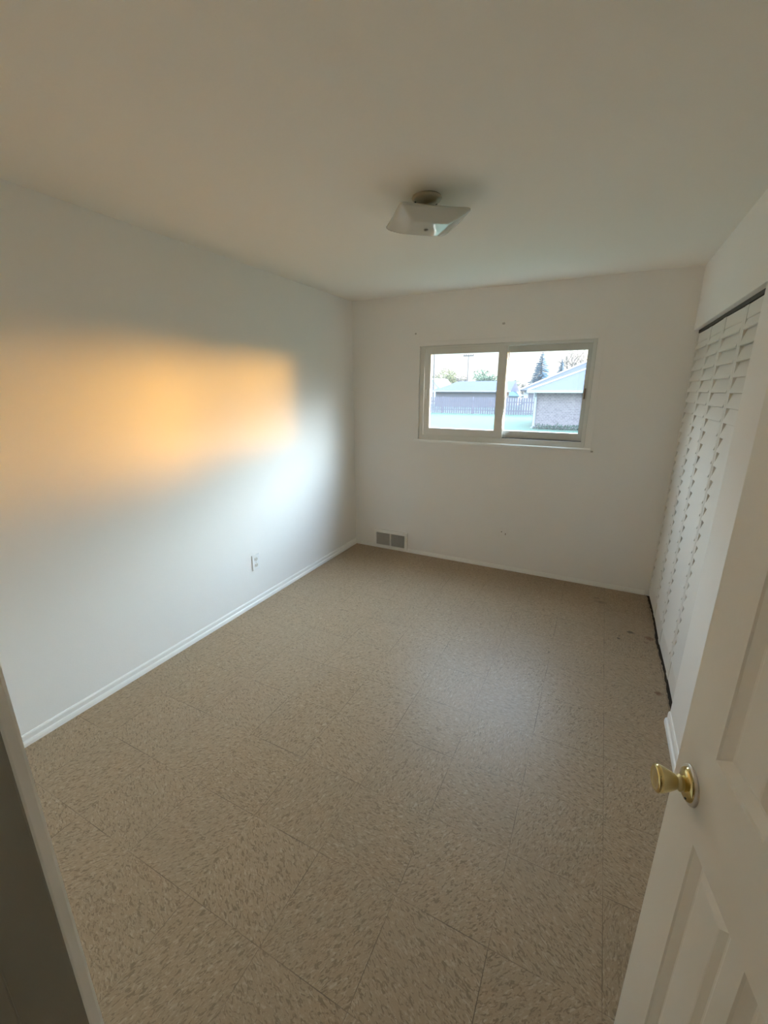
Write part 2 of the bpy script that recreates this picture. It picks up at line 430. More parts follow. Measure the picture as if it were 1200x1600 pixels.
struct('wall_hall', bm, mat('hall_darkened', (0.45, 0.41, 0.34), 0.8, noise=(1.5, 0.02)), label='hall walls behind the doorway', cat='wall')  # unseen hall, made deep and dark so it bounces little light

# painted flat casing round the window, same paint as the wall
bm = bmesh.new()
c0, c1, c2, c3 = 0.655, 2.165, 1.128, 2.005
box(bm, c0, OX0, D - 0.006, D, c2, c3); box(bm, OX1, c1, D - 0.006, D, c2, c3)
box(bm, OX0, OX1, D - 0.006, D, OZ1, c3)
struct('trim_1', bm, M_WALL, label='flat painted casing round the window', cat='trim', bevel=0.0015)

# ------------------------------------------------------------------ baseboards
def base_profile(h, hs, tb, ts):
    return [(0, 0), (ts, 0), (ts, hs * 0.55), (ts * 0.85, hs * 0.85), (tb, hs), (tb, h * 0.86), (tb * 0.55, h), (0, h)]
bm = bmesh.new()
prism(bm, base_profile(0.060, 0.030, 0.008, 0.014), 1, NY1, D)
struct('baseboard_left', bm, M_TRIM, label='white baseboard with shoe moulding along the left wall', cat='baseboard')
bm = bmesh.new()
prism(bm, [(D - x, z) for x, z in base_profile(0.036, 0.024, 0.006, 0.011)], 0, 0.0145, W)
struct('baseboard_back', bm, M_TRIM, label='low white baseboard along the window wall', cat='baseboard')
bm = bmesh.new()
prism(bm, [(W - x, z) for x, z in base_profile(0.068, 0.030, 0.009, 0.018)], 1, NY1, CL0 - 0.008)
struct('baseboard_right', bm, M_TRIM, label='white baseboard between closet and open door', cat='baseboard')
bm = bmesh.new()
prism(bm, [(NY1 + x, z) for x, z in base_profile(0.060, 0.030, 0.008, 0.014)], 0, 0.0145, JX0 - 0.065)
struct('baseboard_near', bm, M_TRIM, label='white baseboard on the doorway wall', cat='baseboard')

# ------------------------------------------------------------------ doorway frame
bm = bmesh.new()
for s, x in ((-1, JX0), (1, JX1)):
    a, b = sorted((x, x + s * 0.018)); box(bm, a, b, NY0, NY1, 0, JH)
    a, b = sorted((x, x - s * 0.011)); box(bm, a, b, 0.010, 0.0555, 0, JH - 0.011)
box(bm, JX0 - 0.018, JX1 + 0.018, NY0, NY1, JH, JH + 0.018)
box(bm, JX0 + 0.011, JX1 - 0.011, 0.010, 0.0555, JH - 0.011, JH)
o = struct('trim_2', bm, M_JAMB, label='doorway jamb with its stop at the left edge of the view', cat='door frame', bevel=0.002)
for nm, y0, y1, lb in (('trim_3', NY1, NY1 + 0.013, 'door casing on the room side of the doorway'), ('trim_4', NY0 - 0.013, NY0, 'door casing on the hall side of the doorway')):
    bm = bmesh.new()
    box(bm, JX0 - 0.062, JX0 - 0.005, y0, y1, 0, JH + 0.005); box(bm, JX1 + 0.005, JX1 + 0.062, y0, y1, 0, JH + 0.005)
    box(bm, JX0 - 0.062, JX1 + 0.062, y0, y1, JH + 0.005, JH + 0.062)
    struct(nm, bm, M_TRIM, label=lb, cat='trim', bevel=0.003)

# ------------------------------------------------------------------ entry door (opens into the room towards the right wall)
DW, DH, DT = 0.735, 2.015, 0.035
door_az = math.radians(-10.8)
dv = Vector((math.sin(door_az), math.cos(door_az), 0))
E0 = Vector((2.428, 0.833, 0))
hinge = E0 - dv * DW
# local frame: +x from hinge to free edge, +y = visible left face outward, z up
door = empty('door_1', (hinge.x, hinge.y, 0), math.pi / 2 - door_az, label='cream panelled door standing open at the right with a brass knob', cat='door', kind='structure')
def door_leaf():
    bm = bmesh.new()
    xs = [0.0]; cols = [(DW - a, DW - b) for a, b in ((0.25, 0.112), (0.425, 0.287), (0.60, 0.462))]
    cols.sort()
    rows = [(0.24, 0.828), (1.012, 1.62), (1.73, 1.90)]
    holes = [(c, r) for c in cols for r in rows]
    gx = sorted({0.0, DW} | {v for c in cols for v in c}); gz = sorted({0.0, DH} | {v for r in rows for v in r})
    for side, y in ((1, 0.0), (-1, -DT)):
        def V(x, z, d): return bm.verts.new((x, y - side * d, z))
        for i in range(len(gx) - 1):
            for j in range(len(gz) - 1):
                x0, x1, z0, z1 = gx[i], gx[i + 1], gz[j], gz[j + 1]
                hole = any(abs(c[0] - x0) < 1e-6 and abs(r[0] - z0) < 1e-6 for c, r in holes)
                if not hole:
                    bm.faces.new([V(x0, z0, 0), V(x1, z0, 0), V(x1, z1, 0), V(x0, z1, 0)]); continue
                prev = None
                for ins, d in ((0, 0), (0.003, 0.003), (0.019, 0.0115), (0.023, 0.0118), (0.034, 0.0055), (0.037, 0.005)):
                    q = [V(x0 + ins, z0 + ins, d), V(x1 - ins, z0 + ins, d), V(x1 - ins, z1 - ins, d), V(x0 + ins, z1 - ins, d)]
                    if prev:
                        for k in range(4): bm.faces.new((prev[k], prev[(k + 1) % 4], q[(k + 1) % 4], q[k]))
                    prev = q
                bm.faces.new(prev)
    for q in ([(0, 0, 0), (0, -DT, 0), (DW, -DT, 0), (DW, 0, 0)], [(0, 0, DH), (0, -DT, DH), (DW, -DT, DH), (DW, 0, DH)],
              [(0, 0, 0), (0, -DT, 0), (0, -DT, DH), (0, 0, DH)], [(DW, 0, 0), (DW, -DT, 0), (DW, -DT, DH), (DW, 0, DH)]):
        bm.faces.new([bm.verts.new(p) for p in q])
    bmesh.ops.remove_doubles(bm, verts=bm.verts, dist=1e-5)
    for v in bm.verts: v.co.z += 0.012
    return bm
link('door_leaf', door_leaf(), M_DOOR, door)
KX, KZ = DW - 0.062, 0.917
def knob(side, nm):
    Mx = Matrix.Translation((KX, 0.0 if side > 0 else -DT, KZ)) @ Matrix.Rotation(-math.pi / 2 * side, 4, 'X')
    bm = bmesh.new()
    lathe(bm, [(0, 0.0125), (0.016, 0.0125), (0.020, 0.0120), (0.0275, 0.0085), (0.0295, 0.0055), (0.0295, 0.0035), (0, 0.0035)], 40, Mx)
    ros = link('rosette', bm, M_BRASS, door, smooth=True)
    bm = bmesh.new()
    lathe(bm, [(0, 0.0050), (0.0290, 0.0050), (0.0325, 0.0045), (0.0345, 0.0025), (0.0350, 0.0), (0, 0)], 40, Mx)
    link('rose_rim', bm, M_NICKEL, ros, smooth=True)['label'] = 'pale metal rim behind the brass rosette'
    bm = bmesh.new()
    lathe(bm, [(0.0125, 0.010), (0.0125, 0.016), (0.0145, 0.0165), (0.0145, 0.0190), (0.0112, 0.0200), (0.0112, 0.023), (0.0128, 0.024), (0.0138, 0.026),
               (0.0170, 0.032), (0.0208, 0.040), (0.0232, 0.046), (0.0240, 0.050)], 40, Mx)
    kn = link('door_knob', bm, M_BRASS2, door, smooth=True)
    kn['label'] = 'tulip-shaped brass door knob'
    bm = bmesh.new()
    lathe(bm, [(0.0240, 0.0495), (0.0246, 0.0515), (0.0240, 0.055), (0.0215, 0.0575), (0.019, 0.0580), (0.0175, 0.0565), (0.012, 0.0575), (0, 0.0585)], 40, Mx)
    link('knob_face', bm, M_BRASS, kn, smooth=True)
    bm = bmesh.new()
    lathe(bm, [(0, 0.0130), (0.0030, 0.0130), (0.0030, 0.009)], 12, Mx @ Matrix.Translation((-0.015 * side, 0.0155, -0.0015)))
    link('privacy_hole', bm, M_DARK, ros)
knob(1, 'room'); knob(-1, 'back')
for z in (0.2, 1.0, 1.8):
    bm = bmesh.new(); lathe(bm, [(0, 0), (0.006, 0), (0.006, 0.09), (0, 0.09)], 12, Matrix.Translation((-0.004, -DT - 0.003, z)))
    link('hinge', bm, M_BRASS, door, smooth=False)

# ------------------------------------------------------------------ window
win = empty('window_1', (0, D, 0), label='white horizontal sliding window in the back wall', cat='window', kind='structure')
def frame_bm(x0, x1, z0, z1, y0, y1, l, r, b, t):
    bm = bmesh.new()
    box(bm, x0, x0 + l, y0, y1, z0, z1); box(bm, x1 - r, x1, y0, y1, z0, z1)
    box(bm, x0 + l, x1 - r, y0, y1, z0, z0 + b); box(bm, x0 + l, x1 - r, y0, y1, z1 - t, z1)
    return bm
g = 0.0
link('window_frame', frame_bm(OX0 + .002, OX1 - .002, OZ0 + .002, OZ1 - .002, 0.008, 0.085, 0.040, 0.026, 0.046, 0.018), M_VINYL, win, bevel=0.002)
# left sash, nearer the room
sl = link('sash', frame_bm(0.738, 1.462, 1.199, 1.949, 0.012, 0.040, 0.056, 0.072, 0.062, 0.050), M_VINYL, win, bevel=0.003)
link('pane', bx(0.790, 1.394, 0.026, 0.030, 1.257, 1.903), M_GLASS, sl)
bm = bx(0.752, 0.760, 0.000, 0.014, 1.52, 1.60); link('latch', bm, M_WHITE, sl, bevel=0.002)
# right sash behind it
sr_ = link('sash', frame_bm(1.452, 2.094, 1.1985, 1.945, 0.044, 0.072, 0.012, 0.036, 0.0625, 0.050), M_VINYL2, win, bevel=0.002)
link('pane', bx(1.462, 2.062, 0.056, 0.060, 1.257, 1.899), M_GLASS, sr_)
bm = bx(2.066, 2.078, 0.030, 0.0455, 1.53, 1.61); link('handle', bm, M_BROWN, sr_, bevel=0.002)['label'] = 'brown pull on the right sash'
bm = bx(1.485, 1.520, 0.030, 0.0455, 1.222, 1.246); link('latch', bm, M_STEEL, sr_, bevel=0.002)
link('track', bx(1.463, 2.092, 0.014, 0.044, 1.196, 1.2025), M_TRACK, win)
# sill lip
bm = bmesh.new(); prism(bm, [(-0.020, 1.128), (-0.022, 1.134), (-0.022, 1.146), (-0.018, 1.151), (0.010, 1.1525), (0.010, 1.1495), (-0.0, 1.1495), (0.0, 1.128)], 0, 0.660, 2.165)
link('window_sill', bm, M_TRIM, win)

# thin cord hanging at the meeting stile
pts = [(1.470, D + 0.030, 1.903), (1.472, D + 0.022, 1.86), (1.4665, D + 0.012, 1.78), (1.468, D + 0.008, 1.66), (1.466, D + 0.008, 1.54), (1.465, D + 0.009, 1.44)]
lp = [(1.4675, 1.42), (1.4735, 1.39), (1.4735, 1.35), (1.4665, 1.32), (1.462, 1.305)]
rp = [(1.461, 1.40), (1.4575, 1.36), (1.4575, 1.32), (1.4595, 1.29), (1.4650, 1.27), (1.4640, 1.235), (1.463, 1.212)]
bm = bmesh.new()
tube(bm, pts, 0.0034, 8); tube(bm, [pts[-1]] + [(x, D + 0.008, z) for x, z in lp], 0.0026, 8); tube(bm, [pts[-1]] + [(x, D + 0.007, z) for x, z in rp], 0.0030, 8)
tag(link('cord', bm, M_CORD, smooth=True), 'thin white cord looped down the middle of the window', 'cord')

# ------------------------------------------------------------------ closet louvered bifold doors
PZ0, PZ1, PT = 0.016, 1.966, 0.028
def panel(parent, A, B, name='door_panel', knob_at=None):
    """one louvered leaf whose room-side face runs from A to B (x, y)"""
    A = Vector((*A, 0)); B = Vector((*B, 0)); d = (B - A); wd = d.length; d.normalize(); n = Vector((-d.y, d.x, 0))  # n into closet
    Mx = Matrix((d, n, Vector((0, 0, 1)))).transposed().to_4x4(); Mx.translation = A
    st = 0.030
    def done(nm, bm, mt, par, bev=0.0):
        bmesh.ops.transform(bm, matrix=Mx, verts=bm.verts)
        return link(nm, bm, mt, par, bevel=bev)
    bm = bmesh.new()
    rails = ((PZ0, PZ0 + 0.115), (PZ0 + 0.93, PZ0 + 0.985), (PZ1 - 0.062, PZ1))
    for z0, z1 in (rails[0], rails[2]): box(bm, st, wd - st, 0.003, PT - 0.003, z0, z1)
    root = done(name, bm, M_LOUV, parent, 0.002)
    for x0 in (0.0015, wd - st):
        done('stile', bx(x0, x0 + st - 0.0015, 0, PT, PZ0, PZ1), M_LOUV, root, 0.002)
    # slats: tilted boards, upper edge back, lower edge forward over the one below
    bm = bmesh.new()
    pitch = 0.0685; z = rails[0][1] + 0.018
    while z < rails[2][0] - 0.012:
        top = min(z + 0.088, rails[2][0] + 0.004)
        f = (top - z) / 0.088
        pr = [(-0.004, z), (0.0035, z - 0.003), (0.0035 + 0.0235 * f, top - 0.002), (-0.004 + 0.0245 * f, top + 0.002)]
        vsA = [bm.verts.new((st - 0.001, p[0], p[1])) for p in pr]; vsB = [bm.verts.new((wd - st + 0.001, p[0], p[1])) for p in pr]
        for i in range(4): bm.faces.new((vsA[i], vsA[(i + 1) % 4], vsB[(i + 1) % 4], vsB[i]))
        bm.faces.new(vsA[::-1]); bm.faces.new(vsB)
        z += pitch
    done('louver_slats', bm, M_LOUV, root, 0.0)
    return root
pn = [(2.729, 3.734), (2.734, 3.350), (2.728, 2.967), (2.734, 2.585), (2.730, 2.205)]
for i, (k, lb) in enumerate(((0, 'white louvered bifold closet door in the corner by the window wall'), (2, 'white louvered bifold closet door nearer the open entry door'))):
    r = empty('bifold_closet_door', (0, 0, 0), label=lb, cat='closet door', group='louvered bifold closet doors')
    r.location = (pn[k][0], pn[k][1], 0)
    for j in (0, 1):
        a, b = pn[k + j], pn[k + j + 1]
        o = panel(r, (a[0] - r.location.x, a[1] - r.location.y), (b[0] - r.location.x, b[1] - r.location.y))
# head track above the doors
bm = bmesh.new()
box(bm, 2.732, 2.772, CL0 + 0.003, D - 0.003, CLH - 0.020, CLH - 0.0005)
tag(link('closet_track', bm, M_TRACK), 'dark overhead track above the louvered closet doors', 'track')

# ------------------------------------------------------------------ floor register on the back wall
vent = empty('wall_register', (0.418, D, 0), label='white two-panel heating register low on the back wall', cat='vent')
bm = bmesh.new()
box(bm, -0.188, -0.162, -0.020, 0, 0.016, 0.204); box(bm, 0.160, 0.188, -0.020, 0, 0.016, 0.204)
box(bm, -0.162, 0.160, -0.020, 0, 0.016, 0.038); box(bm, -0.162, 0.160, -0.020, 0, 0.170, 0.204); box(bm, -0.0085, 0.0085, -0.020, 0, 0.038, 0.170)
link('faceplate', bm, M_TRIM, vent, bevel=0.002)
for a, b in ((-0.162, -0.0085), (0.0085, 0.160)):
    bm = bmesh.new()
    box(bm, a, b, -0.008, -0.004, 0.038, 0.170)
    k = 14
    for i in range(k):
        z = 0.040 + i * (0.128 / k)
        box(bm, a, b, -0.0145, -0.0075, z, z + 0.0045)
    for i in range(1, 8):
        x = a + (b - a) * i / 8; box(bm, x - 0.0012, x + 0.0012, -0.0155, -0.0075, 0.038, 0.170)
    link('grille', bm, M_GRILLE, vent)
bm = bx(0.172, 0.178, -0.026, -0.019, 0.09, 0.125); link('lever', bm, M_TRIM, vent, bevel=0.001)

# ------------------------------------------------------------------ outlets
ol = empty('wall_outlet', (0, 2.232, 0.340), label='white duplex outlet on the left wall', cat='outlet')
bm = bx(0, 0.0065, -0.037, 0.037, -0.061, 0.061); link('cover_plate', bm, M_WHITE, ol, bevel=0.002)
for z in (-0.024, 0.024):
    bm = bmesh.new()
    prism(bm, [(0.0165 * math.cos(t), z + max(-0.0135, min(0.0135, 0.0175 * math.sin(t)))) for t in [2 * math.pi * i / 24 for i in range(24)]], 0, 0.0055, 0.0085)
    rc = link('receptacle', bm, M_IVORY, ol)
    bm = bmesh.new(); box(bm, 0.008, 0.0088, -0.0085, -0.006, z - 0.003, z + 0.006); box(bm, 0.008, 0.0088, 0.006, 0.0085, z - 0.003, z + 0.006); box(bm, 0.008, 0.0088, -0.002, 0.002, z - 0.010, z - 0.006)
    link('slot', bm, M_DARK, rc)
bm = bmesh.new(); lathe(bm, [(0, 0.0015), (0.003, 0.001), (0.0035, 0)], 12, Matrix.Translation((0.0064, 0, 0)) @ Matrix.Rotation(math.pi / 2, 4, 'Y')); link('screw', bm, M_STEEL, ol)

ob = empty('wall_jack', (1.540, D, 0.348), label='painted-over jack plate on the back wall under the window', cat='outlet')
bm = bx(-0.036, 0.036, -0.005, 0, -0.058, 0.058); link('cover_plate', bm, M_WALL, ob, bevel=0.002)
bm = bmesh.new(); lathe(bm, [(0, 0.007), (0.004, 0.007), (0.004, 0.004)], 12, Matrix.Translation((-0.008, 0, 0.014)) @ Matrix.Rotation(math.pi / 2, 4, 'X')); link('socket', bm, M_DARK, ob)
bm = bx(0.024, 0.030, -0.0068, -0.0045, -0.012, 0.004); link('socket', bm, M_BROWN, ob)

# old screw holes left by a curtain rod
for x, z, r, lb in ((1.414, 2.112, 0.012, 'dark patch of old screw holes in the wall above the window middle'),
                    (0.649, 2.075, 0.009, 'faint old screw hole in the wall above the window left corner'),
                    (2.176, 1.130, 0.010, 'small scuffed mark at the bottom right corner of the window casing')):
    bm = bmesh.new()
    n_ = 14
    prism(bm, [(x + r * (1 + random.uniform(-.25, .25)) * math.cos(2 * math.pi * i / n_), z + 0.8 * r * (1 + random.uniform(-.25, .25)) * math.sin(2 * math.pi * i / n_)) for i in range(n_)], 1, D - 0.0069 if x > 2.1 else D - 0.0009, D - 0.0055 if x > 2.1 else D + 0.001)
    tag(link('screw_hole', bm, mat('old_filler', (0.50, 0.47, 0.41), 0.8, noise=(40, 0.25))), lb, 'mark')

# ------------------------------------------------------------------ ceiling lamp
LX, LY = 1.430, 1.960
lamp = empty('ceiling_lamp', (LX, LY, H), math.radians(38), label='square bent-glass ceiling light on a round canopy', cat='lamp')
bm = bmesh.new(); lathe(bm, [(0, 0), (0.062, 0), (0.064, -0.006), (0.058, -0.014), (0.040, -0.022), (0.020, -0.026), (0, -0.027)], 36)
can = link('canopy', bm, M_CANOPY, lamp, smooth=True)
for a in (0.25, 2.95):
    bm = bmesh.new(); lathe(bm, [(0, -0.0197), (0.006, -0.0197), (0.006, -0.012), (0, -0.012)], 10, Matrix.Translation((0.047 * math.cos(a), 0.047 * math.sin(a), 0)))
    link('screw_hole', bm, M_DARK, can)
bm = bmesh.new(); lathe(bm, [(0, -0.02), (0.0065, -0.02), (0.0065, -0.115), (0, -0.120)], 12); link('stem', bm, M_CANOPY, lamp, smooth=True)
for s in (-1, 1):
    bm = bmesh.new(); tube(bm, [(0, 0, -0.040), (s * 0.022, 0, -0.046), (s * 0.04, 0, -0.052)], [0.010, 0.013, 0.013], 14); link('bulb_socket', bm, M_IVORY, lamp, smooth=True)
bm = bmesh.new()
SH, GN = 0.150, 28
def shade_z(u, v):
    a = max(abs(u), abs(v)); b = min(abs(u), abs(v))
    t = max(0.0, (a - 0.50) / 0.50)
    return -0.117 + 0.033 * (t ** 1.25) + 0.004 * (a * b)
grid = {}
for lay, dz in ((0, 0.0), (1, -0.004)):
    for i in range(GN + 1):
        for j in range(GN + 1):
            u, v = -1 + 2 * i / GN, -1 + 2 * j / GN
            # rounded corners
            x, y = u * SH, v * SH
            q = min(abs(u), abs(v))
            if q > 0.86:
                k = 1 - 0.055 * ((q - 0.86) / 0.14) ** 1.5; x *= k; y *= k
            grid[lay, i, j] = bm.verts.new((x, y, shade_z(u, v) + dz))
for lay in (0, 1):
    for i in range(GN):
        for j in range(GN):
            bm.faces.new([grid[lay, a, b] for a, b in ((i, j), (i + 1, j), (i + 1, j + 1), (i, j + 1))])
per = [(i, 0) for i in range(GN)] + [(GN, j) for j in range(GN)] + [(GN - i, GN) for i in range(GN)] + [(0, GN - j) for j in range(GN)]
for k in range(len(per)):
    a, b = per[k], per[(k + 1) % len(per)]
    bm.faces.new((grid[0, a[0], a[1]], grid[0, b[0], b[1]], grid[1, b[0], b[1]], grid[1, a[0], a[1]]))
link('lamp_shade', bm, M_SHADE, lamp, smooth=True)
bm = bmesh.new(); lathe(bm, [(0, -0.119), (0.008, -0.120), (0.009, -0.124), (0.005, -0.128), (0, -0.129)], 16); link('finial', bm, M_CANOPY, lamp, smooth=True)

# ================================================================== outside
GZ = -0.60
def at(az_deg, dist):
    """point on the ground at that bearing from the doorway, dist metres out along y"""
    return Vector((CX + dist * math.tan(math.radians(az_deg)), dist, GZ))
def hz(el_deg, az_deg, dist):
    return CZ + math.tan(math.radians(el_deg)) * math.hypot(dist, dist * math.tan(math.radians(az_deg)))

bm = bmesh.new(); box(bm, -120, 120, D + 0.14, 160, GZ - 0.3, GZ)
tag(link('lawn', bm, M_GRASS), 'green lawn behind the house seen through the window', 'lawn', kind='structure')

# fence of upright boards
FY = 40.6
fence = empty('fence', (-12, FY, GZ), label='grey wooden board fence across the far side of the lawn', cat='fence')
bm = bmesh.new()
x = -12.0
while x < 10.0:
    h = 1.50 + random.uniform(-0.02, 0.02)
    box(bm, x, x + 0.17, -0.02, 0.0, 0.02, h); x += 0.215
link('fence_boards', bm, M_FENCE, fence)
bm = bmesh.new(); box(bm, -12, 10, 0.0, 0.06, 0.3, 0.4); box(bm, -12, 10, 0.0, 0.06, 1.05, 1.15); link('rail', bm, M_FENCE, fence)
for i in range(8):
    bm = bx(-11.9 + i * 3.0, -11.78 + i * 3.0, 0.06, 0.18, -0.01, 1.55); link('post', bm, M_FENCE, fence)

def hip_roof(bm, x0, x1, y0, y1, z, slope, hipL=True, hipR=True, th=0.12):
    hw = (y1 - y0) / 2; ym = (y0 + y1) / 2; zr = z + slope * hw
    a = x0 + (hw if hipL else 0); b = x1 - (hw if hipR else 0)
    v = [bm.verts.new(p) for p in ((x0, y0, z), (x1, y0, z), (x1, y1, z), (x0, y1, z), (a, ym, zr), (b, ym, zr))]
    bm.faces.new((v[0], v[1], v[5], v[4])); bm.faces.new((v[2], v[3], v[4], v[5])); bm.faces.new((v[3], v[0], v[4])); bm.faces.new((v[1], v[2], v[5]))
    u = [bm.verts.new(p) for p in ((x0, y0, z - th), (x1, y0, z - th), (x1, y1, z - th), (x0, y1, z - th))]
    for i in range(4): bm.faces.new((v[i], u[i], u[(i + 1) % 4], v[(i + 1) % 4]))
    bm.faces.new(u[::-1])
    return zr

# brick garage on the right
GY = 27.3
gx0 = at(-7.75, GY).x; gx1 = 7.5; ez = hz(-0.15, -6, GY - 0.3)
gar = empty('garage', (gx0, GY, GZ), label='brick outbuilding with blue grey hip roof and white gutter', cat='building')
def loc(bm, o): bmesh.ops.translate(bm, vec=-Vector(o.location), verts=bm.verts); return bm
bm = bx(gx0, gx1, GY, GY + 7.4, GZ - 0.02, ez - 0.02); link('wall', loc(bm, gar), M_BRICK, gar)
bm = bmesh.new(); hip_roof(bm, gx0 - 0.35, gx1 + 0.35, GY - 0.35, GY + 7.75, ez + 0.04, 0.43, th=0.06); link('roof', loc(bm, gar), M_ROOF1, gar)
bm = bmesh.new(); box(bm, gx0 - 0.40, gx1 + 0.4, GY - 0.47, GY - 0.35, ez - 0.10, ez + 0.05); link('gutter', loc(bm, gar), M_GUTTER, gar)
bm = bmesh.new(); tube(bm, [(gx0 + 0.10, GY - 0.40, ez - 0.05), (gx0 + 0.10, GY - 0.08, ez - 0.35), (gx0 + 0.10, GY - 0.08, GZ + 0.05), (gx0 + 0.02, GY - 0.35, GZ + 0.02)], 0.07, 8)
link('downspout', loc(bm, gar), M_GUTTER, gar)
# pale hip cap along the left hip
bm = bmesh.new(); tube(bm, [(gx0 - 0.35, GY - 0.35, ez + 0.05), (gx0 - 0.35 + 4.0, GY - 0.35 + 4.0, ez + 0.05 + 4.0 * 0.43)], 0.06, 6); link('hip_cap', loc(bm, gar), M_GUTTER, gar)

# weeds along the garage foot
def leaf_cloud(centres, n_, size, rnd):
    vsl, fcs = [], []
    for _ in range(n_):
        c, rx, ry, rz = rnd.choice(centres)
        while True:
            p = Vector((rnd.uniform(-1, 1), rnd.uniform(-1, 1), rnd.uniform(-1, 1)))
            if p.length < 1: break
        p = Vector((c[0] + p.x * rx, c[1] + p.y * ry, c[2] + p.z * rz))
        a = Vector((rnd.gauss(0, 1), rnd.gauss(0, 1), rnd.gauss(0, 1))).normalized(); b = a.orthogonal().normalized(); b.rotate(Matrix.Rotation(rnd.uniform(0, 6.28), 3, a))
        s = size * rnd.uniform(0.6, 1.3)
        k = len(vsl); t = a.cross(b)
        vsl += [p - b * s, p + t * s * 0.45, p + b * s, p - t * s * 0.45]; fcs.append((k, k + 1, k + 2, k + 3))
    return vsl, fcs
def mesh_obj(name, vsl, fcs, material, parent=None):
    me = bpy.data.meshes.new(name); me.from_pydata([tuple(v) for v in vsl], [], fcs); me.materials.append(material)
    o = bpy.data.objects.new(name, me); COL.objects.link(o)
    if parent: o.parent = parent
    return o
rnd = random.Random(3)
cs = [((x_, GY - 0.85 + rnd.uniform(-.1, .1), GZ + 0.12), 0.35, 0.22, rnd.uniform(0.12, 0.26)) for x_ in [gx0 + 0.5 + i * 0.33 for i in range(20)]]
vsl, fcs = leaf_cloud(cs, 2600, 0.06, rnd)
tag(mesh_obj('weeds', vsl, fcs, M_WEED), 'strip of green weeds along the foot of the brick outbuilding', 'weeds', kind='stuff')

# larger house behind the garage
HY = 45.0
hx0 = at(-9.5, HY).x; hez = hz(-0.09, -9.5, HY)
hs = empty('house', (hx0, HY, GZ), label='house with grey hip roof rising behind the brick outbuilding', cat='building')
bm = bx(hx0 + 0.3, 15.5, HY + 0.5, HY + 11.5, GZ - 0.02, hez - 0.08); link('wall', loc(bm, hs), M_HWALL2, hs)
bm = bmesh.new(); hip_roof(bm, hx0, 16, HY, HY + 12, hez + 0.05, 0.50, th=0.1); link('roof', loc(bm, hs), M_ROOF2, hs)
for i in range(3):
    bm = bx(hx0 + 0.75 + i * 0.85, hx0 + 1.25 + i * 0.85, HY + 0.46, HY + 0.52, hez - 0.75, hez - 0.28); link('window', loc(bm, hs), M_HWALL, hs)
bm = bmesh.new(); tube(bm, [(hx0, HY, hez + 0.08), (hx0 + 6.0, HY + 6.0, hez + 0.08 + 6 * 0.50)], 0.09, 6); link('hip_cap', loc(bm, hs), M_GUTTER, hs)

# long low house on the left beyond the fence
LYY = 56.0
a0, a1 = at(-20.6, LYY).x, at(-11.6, LYY).x; lez = hz(-0.2, -16, LYY)
lh = empty('house', (a0, LYY, GZ), label='long low house with grey roof beyond the fence at left', cat='building')
bm = bx(a0 + 0.5, a1 - 0.2, LYY + 0.6, LYY + 5.4, GZ - 0.02, lez - 0.08); link('wall', loc(bm, lh), M_HWALL, lh)
bm = bmesh.new(); hip_roof(bm, a0, a1 + 1.0, LYY, LYY + 6.0, lez + 0.05, 0.415, hipL=True, hipR=False, th=0.10); link('roof', loc(bm, lh), M_ROOF1, lh)
bm = bmesh.new(); box(bm, a0, a1 + 1.0, LYY - 0.12, LYY, lez - 0.08, lez + 0.06); link('gutter', loc(bm, lh), M_GUTTER, lh)

# pale blue roofed house seen in the gap at the middle
BY = 66.0
b0, b1 = at(-12.6, BY).x, at(-9.55, BY).x
bh = empty('house', (b0, BY, GZ), label='small house with pale blue roof in the gap beside the middle stile', cat='building')
bz = hz(-0.75, -11, BY)
bm = bx(b0 + 0.3, b1 - 0.2, BY + 0.3, BY + 4.7, GZ - 0.02, bz); link('wall', loc(bm, bh), M_HWALL2, bh)
bm = bmesh.new(); hip_roof(bm, b0, b1, BY, BY + 4.4, bz, 0.6, th=0.1); link('roof', loc(bm, bh), M_ROOF3, bh)
# white gabled house at the far left
VY = 64.0
v0, v1 = at(-21.6, VY).x, at(-19.35, VY).x; vz = hz(-0.1, -20, VY)
vh = empty('house', (v0, VY, GZ), label='white gabled house at the left edge of the window view', cat='building')
bm = bmesh.new(); vm = (v0 + v1) / 2; prism(bm, [(v0, GZ - 0.02), (v1, GZ - 0.02), (v1, vz), (vm, vz + 1.55), (v0, vz)], 1, VY, VY + 7); link('wall', loc(bm, vh), M_HWALL2, vh)
bm = bmesh.new(); prism(bm, [(v1 + 0.3, vz - 0.15), (v1 + 0.3, vz + 0.05), (vm, vz + 1.80), (v0 - 0.3, vz + 0.05), (v0 - 0.3, vz - 0.15), (vm, vz + 1.56)], 1, VY - 0.2, VY + 7.2); link('roof', loc(bm, vh), M_GUTTER, vh)

# utility poles
def pole(az_, dist, top_el, r, arm, label):
    p = at(az_, dist); top = hz(top_el, az_, dist)
    e_ = empty('utility_pole', p, label=label, cat='utility pole')
    bm = bmesh.new(); tube(bm, [(0, 0, -0.02), (0, 0, top - GZ)], [r, r * 0.75], 10); link('pole', bm, M_POLE, e_)
    if arm:
        bm = bx(-arm, arm, -0.07, 0.07, top - GZ - 0.28, top - GZ - 0.10); link('crossarm', bm, M_POLE, e_)
        for s in (-0.9, -0.45, 0.45, 0.9):
            bm = bmesh.new(); lathe(bm, [(0, 0), (0.06, 0), (0.07, 0.1), (0.03, 0.18), (0, 0.19)], 8, Matrix.Translation((s * arm, 0, top - GZ - 0.10))); link('insulator', bm, M_POLE, e_)
    return e_
pole(-16.0, 72, 4.2, 0.085, 0.85, 'utility pole with a crossarm standing behind the long low house')
pole(-20.25, 60, 4.6, 0.10, 0, 'plain slim pole at the left edge of the window view')
